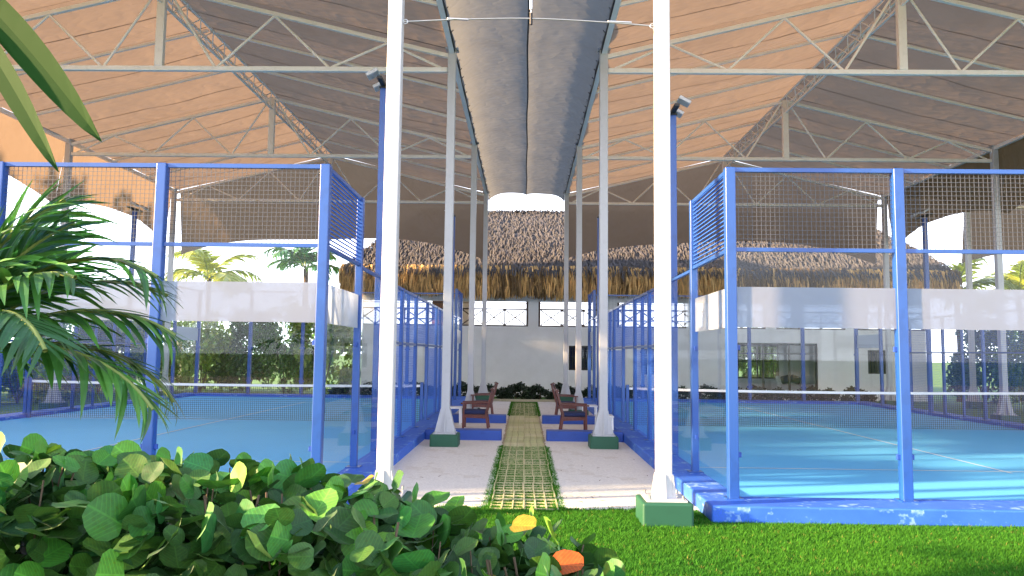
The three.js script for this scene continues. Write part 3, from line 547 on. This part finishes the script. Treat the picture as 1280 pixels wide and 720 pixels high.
// ---------------------------------------------------------------- planting
function leafCloud(seed, n, rx, ry, rz, size, pal, opt = {}) {           // many small folded leaves gathered in clumps
  const r = rng(seed), clumps = [], pos = [], col = [], nc = opt.clumps || 26;
  for (let i = 0; i < nc; i++) { const th = r() * 6.283, ph = Math.acos(lerp(-0.75, 1, r())), k = 0.45 + 0.55 * Math.cbrt(r()); clumps.push([rx * k * Math.sin(ph) * Math.cos(th), ry * k * Math.cos(ph), rz * k * Math.sin(ph) * Math.sin(th), 0.18 + 0.2 * r(), 0.75 + 0.5 * r()]); }
  const a = V(0, 0, 0), b = V(0, 0, 0), nn = V(0, 0, 0), q = new THREE.Quaternion(), e = new THREE.Euler();
  for (let i = 0; i < n; i++) {
    const c = clumps[Math.floor(r() * nc)], th = r() * 6.283, ct = 2 * r() - 1, st = Math.sqrt(1 - ct * ct), k = c[3] * (0.4 + 0.75 * Math.sqrt(r()));
    const x = c[0] + rx * k * st * Math.cos(th), y = c[1] + ry * k * ct, z = c[2] + rz * k * st * Math.sin(th), L = size * (0.6 + 0.8 * r()), W = L * (opt.slim || 0.42);
    e.set((r() - 0.5) * 2.4, r() * 6.283, (r() - 0.5) * 2.0); q.setFromEuler(e); a.set(L, -0.25 * L, 0).applyQuaternion(q); b.set(0.45 * L, 0, W).applyQuaternion(q); nn.set(0.45 * L, 0, -W).applyQuaternion(q);
    const P = [x, y, z], A1 = [x + b.x, y + b.y, z + b.z], B1 = [x + a.x, y + a.y, z + a.z], C1 = [x + nn.x, y + nn.y, z + nn.z]; pos.push(...P, ...A1, ...B1, ...P, ...B1, ...C1);
    const pc = pal[Math.floor(r() * pal.length)], j = (0.75 + 0.5 * r()) * c[4]; for (let v = 0; v < 6; v++) col.push(pc[0] * j, pc[1] * j, pc[2] * j);
  }
  const g = new THREE.BufferGeometry(); g.setAttribute('position', new THREE.Float32BufferAttribute(pos, 3)); g.setAttribute('color', new THREE.Float32BufferAttribute(col, 3)); g.computeVertexNormals(); return g;
}
const P_DARK = [[0.05, 0.12, 0.03], [0.07, 0.16, 0.04], [0.04, 0.09, 0.03]], P_MID = [[0.12, 0.27, 0.05], [0.17, 0.33, 0.06], [0.08, 0.19, 0.05]], P_LIME = [[0.3, 0.42, 0.05], [0.22, 0.36, 0.05], [0.4, 0.45, 0.08]];
M.leaf = leafM([1, 1, 1]);
const shrubG = [leafCloud(501, 5200, 1, 1, 1, 0.09, P_MID), leafCloud(502, 5200, 1, 1, 1, 0.1, P_DARK), leafCloud(503, 4200, 1, 1, 1, 0.12, P_LIME)];
function shrub(x, z, w, h, kind, label, group, turn = 0) {
  const t = thing('garden_shrub', label, 'shrub', [x, 0, z], turn, group);
  const c = part('foliage', shrubG[kind], M.leaf, t); c.scale.set(w, h * 0.55, w * 0.8); c.position.y = h * 0.5; c.userData.kind = 'stuff';
  for (let i = 0; i < 3; i++) part('stem', tube([V(0, 0, 0), V((i - 1) * w * 0.15, h * 0.25, 0.04 * i), V((i - 1) * w * 0.35, h * 0.6, 0.1 * (i - 1))], 0.03, 6, 5), M.bark, t);
  return t;
}
{
  const r = rng(601); const kinds = ['leafy green shrub', 'dark green shrub', 'lime green shrub'];
  const add = (x, z, w, h, k, where, grp) => shrub(x, z, w, h, k, `${kinds[k]} growing ${where}`, grp, r() * 6);
  for (let i = 0; i < 9; i++) add(-8.6 - i * 1.75, -33.2 + (r() - 0.5), 1.35 + r() * 0.3, 2.9 + r() * 0.9, [2, 0, 1, 2, 0, 2, 0, 1, 2][i], 'in the garden row behind the far glass of the palm-side court', 'garden row behind the palm-side court');
  for (let i = 0; i < 8; i++) add(-16.6 - r() * 0.8, -13.5 - i * 2.4, 1.3, 1.7 + r() * 0.8, [0, 2, 0, 1, 0, 2, 0, 1][i], 'along the outer side of the palm-side court', 'garden row along the palm-side court');
  for (let i = 0; i < 5; i++) add(17.6 + i * 0.5 + r(), -31 + i * 2.2, 1.3, 2.6 + r(), [1, 0, 1, 0, 1][i], 'beyond the outer side of the court by the lawn', 'garden row beyond the lawn-side court');
  for (let i = 0; i < 3; i++) add(11.2 + i * 1.3, -43, 1.3, 3.2, 2, 'behind the rear window of the thatched building', 'shrubs behind the thatched building');
}
{ // clipped low hedge at the foot of the white wall
  const g = [leafCloud(521, 1500, 0.62, 0.3, 0.35, 0.09, [[0.02, 0.045, 0.015], [0.03, 0.06, 0.02]], { clumps: 14 }), leafCloud(523, 1500, 0.62, 0.34, 0.35, 0.09, [[0.025, 0.05, 0.02], [0.015, 0.035, 0.012]], { clumps: 14 })], r = rng(525);
  for (let i = 0; i < 22; i++) { const t = thing('low_hedge_plant', 'dark low plant in the clipped row at the foot of the white wall', 'hedge', [-7 + i * 0.95, 0, -30.4 + (r() - 0.5) * 0.2], 0, 'clipped row at the foot of the wall'); const f = part('foliage', g[i % 2], M.leaf, t); f.position.y = 0.3; f.rotation.y = (i % 3) * 3.14; f.userData.kind = 'stuff'; part('stem', rod(V(0, 0, 0), V(0.03, 0.3, 0), 0.02, 5), M.bark, t); }
  tag(solo('edging_kerb', box(-2.05, 2.05, 0, 0.09, -29.75, -29.6), M.concrete), 'thin grey edging kerb closing the far end of the aisle', 'kerb');
}
// palms: a frond is a rachis with separate leaflets
const leafletG = [0.12, 0.3, 0.5].map((droop, v) => {
  const n = 7, pos = [], r = rng(700 + v), C = []; for (let i = 0; i <= n; i++) { const t = i / n, w = 0.5 * Math.pow(Math.sin(Math.PI * Math.min(1, 0.12 + 0.88 * t)), 0.7) * (1 - 0.35 * t); C.push([t, w, -droop * t * t]); }
  const at = (i, s) => [C[i][0] * (1 - 0.25 * droop * C[i][0]), C[i][2] + (s ? 0.35 * 0.035 * C[i][1] * 2 : 0), s * C[i][1] * 0.07];
  for (let i = 0; i < n; i++) for (const s of [-1, 1]) { const a = at(i, 0), b = at(i, s), c = at(i + 1, 0), d = at(i + 1, s); s > 0 ? pos.push(...a, ...b, ...c, ...b, ...d, ...c) : pos.push(...a, ...c, ...b, ...b, ...c, ...d); }
  const g = new THREE.BufferGeometry(); g.setAttribute('position', new THREE.Float32BufferAttribute(pos, 3)); g.computeVertexNormals(); return g;
});
function frond(parent, o, mats, stalk, separate) {
  // o: az, el (start elevation), L, droop, leaf (leaflet length), n, roll
  const r = rng(o.seed), pts = [], dir = V(Math.cos(o.az), 0, -Math.sin(o.az)); let p = V(...(o.at || [0, 0, 0])), el = o.el; const steps = 14, ds = o.L / steps;
  for (let i = 0; i <= steps; i++) { pts.push(p.clone()); p = p.clone().add(dir.clone().multiplyScalar(Math.cos(el) * ds)).add(V(0, Math.sin(el) * ds, 0)); el -= o.droop / steps * (0.5 + i / steps); }
  const curve = new THREE.CatmullRomCurve3(pts), tg = new THREE.TubeGeometry(curve, 20, o.thick || 0.014, 5);
  const fr = part('frond', tg, stalk, parent), loose = [];
  const m4 = new THREE.Matrix4(), X = V(0, 0, 0), Y = V(0, 0, 0), Zv = V(0, 0, 0);
  for (let i = 0; i < o.n; i++) for (const s of [-1, 1]) {
    const t = lerp(o.from || 0.16, 0.99, (i + (s > 0 ? 0.35 : 0)) / o.n), q = curve.getPointAt(Math.min(1, t)), tn = curve.getTangentAt(Math.min(1, t)), sd = tn.clone().cross(V(0, 1, 0)).normalize(), up = sd.clone().cross(tn).normalize();
    const fwd = lerp(0.55, 1.6, t) + (r() - 0.5) * 0.25, lift = (o.lift ?? 0.35) + (r() - 0.5) * 0.35, L = o.leaf * Math.pow(Math.sin(Math.PI * lerp(0.18, 0.93, t)), 0.6) * (0.8 + 0.3 * r());
    X.copy(sd).multiplyScalar(s).addScaledVector(tn, fwd).addScaledVector(up, lift).normalize(); X.y -= 0.25 * r(); X.normalize(); Zv.copy(X).cross(up).normalize().multiplyScalar(1); Y.copy(Zv).cross(X).normalize();
    m4.makeBasis(X, Y, Zv).scale(V(L, L * (0.6 + 0.8 * r()), L * (o.wide || 1))).setPosition(q);
    const gi = leafletG[Math.floor(r() * 3)], mt = mats[Math.floor(r() * mats.length)];
    if (separate) { const lf = new THREE.Mesh(gi, mt); lf.name = 'leaflet'; lf.castShadow = lf.receiveShadow = true; m4.decompose(lf.position, lf.quaternion, lf.scale); fr.add(lf); } else loose.push(gi.clone().applyMatrix4(m4));
  }
  if (loose.length) { const b = part('leaflet_blade', loose, mats[0], fr); b.userData.kind = 'stuff'; }
  return fr;
}
const pm = (c, o = {}) => phy(c, { roughness: 0.38, transmission: 0.32, thickness: 0, ...o });
M.palmA = pm([0.06, 0.21, 0.035]); M.palmB = pm([0.1, 0.3, 0.045]); M.palmC = pm([0.035, 0.13, 0.03]); M.palmD = pm([0.01, 0.062, 0.006], { roughness: 0.7, specularIntensity: 0.3 }); M.palmLime = pm([0.42, 0.47, 0.04]); M.stalk = std([0.2, 0.26, 0.06], { roughness: 0.5 });
{
  const t = thing('foreground_palm', 'young feathery palm with arching fronds beside the hedge, in front of the court posts', 'palm', [-3.55, 0, -4.65]);
  part('trunk', (() => { const pr = []; for (let i = 0; i <= 18; i++) { const y = i / 18 * 1.75; pr.push(new THREE.Vector2(0.085 - 0.025 * i / 18 + 0.008 * (i % 2), y)); } return new THREE.LatheGeometry(pr, 12); })(), M.bark, t);
  const F = [ // az 0 points towards the aisle
    [0.05, 1.05, 1.55, 1.8, 0.55], [0.15, 0.62, 1.45, 1.35, 0.55], [-0.1, 0.3, 1.5, 1.35, 0.52], [0.3, 1.4, 1.25, 1.0, 0.66], [-0.35, 0.9, 1.25, 1.3, 0.55], [0.2, 1.2, 1.15, 0.8, 0.6],
  ];
  F.forEach(([az, el, L, droop, leaf], i) => frond(t, { at: [0, 1.75, 0], az, el, L, droop, leaf, n: 25, seed: 720 + i, wide: 1.9, lift: 0.15 }, [M.palmA, M.palmB, M.palmC], M.stalk, true));
  [[0.6, 0.9], [-0.6, 0.6], [0.35, 0.35], [2.2, 1.0], [3.1, 0.6], [4.0, 0.9], [4.9, 0.7]].forEach(([az, el], i) => frond(t, { at: [0, 1.75, 0], az, el, L: 1.45, droop: 1.5, leaf: 0.5, n: 24, wide: 1.8, seed: 760 + i }, [M.palmC], M.stalk, false));
}
{ // frond of a palm that stands beside the camera: its leaflet tips hang into the view
  const t = thing('overhanging_palm', 'tall palm whose long leaflet tips hang down close in front', 'palm', [-2.3, 0, -1.2]);
  part('trunk', new THREE.CylinderGeometry(0.1, 0.13, 3.2, 12).translate(0, 1.6, 0), M.bark, t);
  const fr = part('frond', tube([V(0, 3.2, 0), V(0.2, 3.3, -0.1), V(0.5, 3.2, -0.25), V(0.75, 2.98, -0.42), V(0.86, 2.8, -0.55)], 0.014, 20, 6), M.stalk, t);
  const blade = (p, q, w, sag, mat) => {                                 // long pointed leaflet with a folded midrib
    const n = 14, pos = [], side = V(0.62, 0.72, 0.3).normalize(), at = (i, s) => { const u = i / n, c = p.clone().lerp(q, u); c.y += sag * Math.sin(Math.PI * u); const ww = w * Math.pow(Math.sin(Math.PI * Math.pow(lerp(0.1, 1, u), 1.6)), 0.75); c.addScaledVector(side, s * ww); c.z += Math.abs(s) * 0.006; return [c.x, c.y, c.z]; };
    for (let i = 0; i < n; i++) for (const s of [-1, 1]) { const a = at(i, 0), b = at(i, s), c = at(i + 1, 0), d = at(i + 1, s); pos.push(...a, ...b, ...c, ...b, ...d, ...c); }
    const g = new THREE.BufferGeometry(); g.setAttribute('position', new THREE.Float32BufferAttribute(pos, 3)); g.computeVertexNormals(); part('leaflet', g, mat, fr);
  };
  const L = (x, y, z) => V(x + 2.3, y, z + 1.2);
  blade(L(-1.52, 2.86, -1.72), L(-1.026, 2.335, -1.8), 0.046, 0.035, M.palmD);
  blade(L(-1.48, 2.8, -1.75), L(-1.127, 2.262, -1.8), 0.036, 0.03, M.palmD);
  blade(L(-1.7, 2.95, -1.6), L(-1.45, 2.3, -1.6), 0.03, 0.02, M.palmA);
  blade(L(-1.8, 3.05, -1.5), L(-1.6, 2.3, -1.45), 0.03, 0.02, M.palmA);
  [[2.2, 0.6], [3.4, 0.5], [4.6, 0.6], [5.4, 0.7]].forEach(([az, el], i) => frond(t, { at: [0, 3.2, 0], az, el, L: 1.5, droop: 1.2, leaf: 0.6, n: 16, seed: 780 + i }, [M.palmA], M.stalk, false));
}
function farPalm(x, z, h, L, mat, label, seed, n = 11) {
  const t = thing('garden_palm', label, 'palm', [x, 0, z], 0, 'garden palms');
  part('trunk', tube([V(0, 0, 0), V(0.1, h * 0.4, 0.05), V(0.02, h, 0)], 0.12, 10, 8), M.bark, t);
  const r = rng(seed); for (let i = 0; i < n; i++) frond(t, { at: [0.02, h, 0], az: i / n * 6.283 + r() * 0.4, el: 0.2 + r() * 1.0, L: L * (0.8 + 0.4 * r()), droop: 1.3 + r() * 0.7, leaf: L * 0.36, n: 24, seed: seed + i, wide: 2.6, thick: 0.025, lift: 0.1 }, [mat], M.stalk, false);
}
farPalm(-15.0, -36, 5.2, 2.9, M.palmLime, 'yellow green palm rising above the garden behind the palm-side court', 801);
farPalm(-10.4, -36, 5.7, 2.3, M.palmA, 'dark green palm rising near the end of the thatched roof', 811);
farPalm(18.6, -33.5, 4.6, 2.6, M.palmLime, 'yellow green palm beyond the far corner of the court by the lawn', 821);
farPalm(21.6, -34, 4.4, 2.6, M.palmLime, 'yellow green palm farthest from the thatched building beyond the lawn-side court', 831);
farPalm(-18.6, -27, 5.2, 2.8, M.palmLime, 'tall yellow green palm outside the palm-side court', 841);

{ // sea grape hedge in front
  const t = thing('sea_grape_hedge', 'sea grape hedge with round glossy leaves in front of the lawn', 'hedge', [0, 0, 0]);
  const mk = (seed) => { // round leaf, folded a little along its midrib and wavy at the rim
    const r = rng(seed), n = 14, pos = [], cup = 0.1 + 0.15 * r(), bend = (r() - 0.5) * 0.3, ph = r() * 6; const ring = (k) => { const o = []; for (let i = 0; i <= n; i++) { const a = i / n * 6.28319, rr = k * (1 + 0.04 * Math.sin(3 * a + ph) - 0.14 * Math.exp(-Math.pow((a - Math.PI), 2) * 14)); const x = 0.5 + 0.5 * rr * Math.cos(a), z = 0.53 * rr * Math.sin(a); o.push([x, cup * Math.abs(z) * 0.9 - bend * x * x * 0.6 + 0.03 * Math.sin(4 * a + ph) * k * k, z]); } return o; };
    const R = [ring(0.001), ring(0.5), ring(0.86), ring(1)];
    for (let k = 0; k < 3; k++) for (let i = 0; i < n; i++) { const a = R[k][i], b = R[k + 1][i], c = R[k][i + 1], d = R[k + 1][i + 1]; if (k) pos.push(...a, ...c, ...b, ...c, ...d, ...b); else pos.push(...a, ...d, ...b); }
    const g = new THREE.BufferGeometry(); g.setAttribute('position', new THREE.Float32BufferAttribute(pos, 3)); const uv = new Float32Array(pos.length / 3 * 2); for (let i = 0; i < pos.length / 3; i++) { uv[2 * i] = pos[3 * i]; uv[2 * i + 1] = pos[3 * i + 2] + 0.5; } g.setAttribute('uv', new THREE.BufferAttribute(uv, 2)); const w = mergeVertices(g, 1e-3); w.computeVertexNormals(); return w;
  };
  const geos = [0, 1, 2, 3, 4].map(i => mk(850 + i));
  const vein = (() => { const nz = fbm(861, 12, 4); const tx = tex(256, [1], (u, v) => { const y = v - 0.5; let w = sst(0.032, 0.01, Math.abs(y)); for (let k = 0; k < 7; k++) { const x0 = 0.06 + k * 0.125; w = Math.max(w, 0.75 * sst(0.02, 0.006, Math.abs(u - x0 - Math.abs(y) * (0.75 - 0.05 * k)))); } const n = 0.62 + 0.3 * (nz(u, v) - 0.5), sp = sst(0.66, 0.74, nz(u * 2, v * 2)) * 0.3; return [n + 0.38 * w + sp * 0.6, n + 0.3 * w - sp * 0.2, n + 0.2 * w - sp]; }); return tx; })();
  const lm = (c, o = {}) => phy(c, { map: vein, roughness: 0.5, transmission: 0.4, thickness: 0, specularIntensity: 0.5, ...o });
  const mats = [[0.14, 0.48, 0.06], [0.08, 0.34, 0.045], [0.06, 0.32, 0.08], [0.25, 0.6, 0.06], [0.05, 0.23, 0.045], [0.11, 0.42, 0.08]].map(c => lm(c)), yellow = lm([0.55, 0.42, 0.05]), orange = lm([0.72, 0.16, 0.03]);
  // height of the hedge top at x, and its depth range
  const topY = x => { const P = [[-3.4, 1.47], [-2.3, 1.4], [-1.5, 1.36], [-0.8, 1.28], [-0.5, 1.2], [-0.2, 1.1], [0.1, 1.06], [0.32, 0.98], [0.5, 0.7]]; for (let i = 0; i < P.length - 1; i++) if (x <= P[i + 1][0]) return lerp(P[i][1], P[i + 1][1], (x - P[i][0]) / (P[i + 1][0] - P[i][0])); return 0.7; };
  const r = rng(871), e = new THREE.Euler(0, 0, 0, 'YXZ'), spots = [];
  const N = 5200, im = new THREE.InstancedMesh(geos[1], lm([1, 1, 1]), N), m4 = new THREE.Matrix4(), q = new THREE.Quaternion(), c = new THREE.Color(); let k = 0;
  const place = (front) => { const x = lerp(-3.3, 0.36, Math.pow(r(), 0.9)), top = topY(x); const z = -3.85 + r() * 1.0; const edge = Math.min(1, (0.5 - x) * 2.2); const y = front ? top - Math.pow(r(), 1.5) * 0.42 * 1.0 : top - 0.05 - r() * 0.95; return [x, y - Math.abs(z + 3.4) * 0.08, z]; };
  for (let i = 0; i < 300; i++) {
    const [x, y0, z] = place(true), out = r(), s = 0.095 + 0.07 * r(); let y = y0 - s * 0.25;
    const lf = new THREE.Mesh(geos[Math.floor(r() * 5)], i === 7 ? yellow : mats[Math.floor(r() * 6)]); lf.name = 'leaf'; lf.castShadow = lf.receiveShadow = true;
    lf.position.set(x, y, z); e.set((r() - 0.5) * 1.2, r() * 6.283, 0.2 + (r() - 0.35) * 1.3); lf.quaternion.setFromEuler(e); if (r() < 0.55) { e.set(0.5 + r() * 0.8, (r() - 0.5) * 1.0, 1.57 + (r() - 0.5) * 1.6); lf.quaternion.setFromEuler(e); }
    lf.scale.setScalar(s); t.add(lf); spots.push([x, y, z]);
  }
  for (const [x, y, z, mt, s] of [[0.1, 0.975, -3.25, orange, 0.15], [-0.06, 1.1, -3.4, yellow, 0.12], [-0.72, 1.27, -3.45, yellow, 0.09], [-0.18, 0.92, -3.2, yellow, 0.08]]) { const lf = part('leaf', geos[2], mt, t); lf.position.set(x, y, z); e.set(0.42, -0.3 + x, 0.12); lf.quaternion.setFromEuler(e); lf.scale.setScalar(s); lf.userData.label = mt === orange ? 'orange withering leaf' : 'yellow withering leaf'; }
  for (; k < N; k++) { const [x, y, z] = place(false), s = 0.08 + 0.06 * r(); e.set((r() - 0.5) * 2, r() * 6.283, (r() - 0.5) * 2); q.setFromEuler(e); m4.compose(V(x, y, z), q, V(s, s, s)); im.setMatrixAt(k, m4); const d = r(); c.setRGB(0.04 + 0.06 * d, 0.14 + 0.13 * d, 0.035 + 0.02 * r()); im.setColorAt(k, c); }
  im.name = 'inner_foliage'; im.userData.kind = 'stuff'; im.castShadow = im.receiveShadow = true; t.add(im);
  for (let i = 0; i < 60; i++) { const x = lerp(-3.2, 0.3, r()), z = -3.7 + r() * 0.7, h = topY(x); part('stem', tube([V(x + (r() - 0.5) * 0.2, 0, z), V(x, h * 0.5, z + (r() - 0.5) * 0.15), V(x + (r() - 0.5) * 0.25, h - 0.06, z + (r() - 0.5) * 0.2)], 0.003 + 0.003 * r(), 8, 5), M.bark, t); }
}
{ // trees beside the tents, out of view: they keep the low sun off the courts
  const g = [leafCloud(541, 9000, 1, 1, 1, 0.13, P_DARK, { clumps: 40 }), leafCloud(543, 9000, 1, 1, 1, 0.13, P_MID, { clumps: 40 })], r = rng(545);
  for (let i = 0; i < 13; i++) {
    const h = 8 + r() * 1.2, z = i === 6 ? -6.3 : -27 + i * 3.3; if (z > -5 && z < 7) continue;
    const t = thing('garden_tree', 'tall dense tree in the row outside the palm-side court', 'tree', [-23 - r() * 2, 0, z], r() * 6, 'tree row outside the palm-side court');
    part('trunk', tube([V(0, 0, 0), V(0.1, h * 0.3, 0.1), V(0, h * 0.7, 0)], 0.2, 8, 8), M.bark, t);
    const c = part('crown', g[i % 2], M.leaf, t); c.scale.set(2.9, h * 0.52, 2.9); c.position.y = h * 0.52; c.userData.kind = 'stuff';
  }
}

{ // dry leaf litter blown onto the sand beds
  const g = leafletG[1], r = rng(951), N = 70, im = new THREE.InstancedMesh(g, std([0.16, 0.1, 0.06], { roughness: 0.9, side: THREE.DoubleSide }), N), m = new THREE.Matrix4(), q = new THREE.Quaternion(), e = new THREE.Euler();
  for (let i = 0; i < N; i++) { const s = r() < 0.5 ? -1 : 1, c = r() < 0.6, x = c ? s * (s < 0 ? 1.0 : 0.75) + (r() - 0.5) * 0.5 : s * (0.55 + r() * 1.4), z = c ? -9.95 + (r() - 0.5) * 0.5 : -9.5 - r() * 5.5; e.set((r() - 0.5) * 0.3, r() * 6.28, (r() - 0.5) * 0.3); q.setFromEuler(e); const k = 0.05 + r() * 0.07; m.compose(V(x, 0.032, z), q, V(k, k * 0.6, k * 2.5)); im.setMatrixAt(i, m); }
  im.name = 'leaf_litter'; im.castShadow = im.receiveShadow = true; scene.add(im); tag(im, 'dry brown leaf litter scattered over the sand beds', 'litter', null, 'stuff');
}
renderer.render(scene, camera);
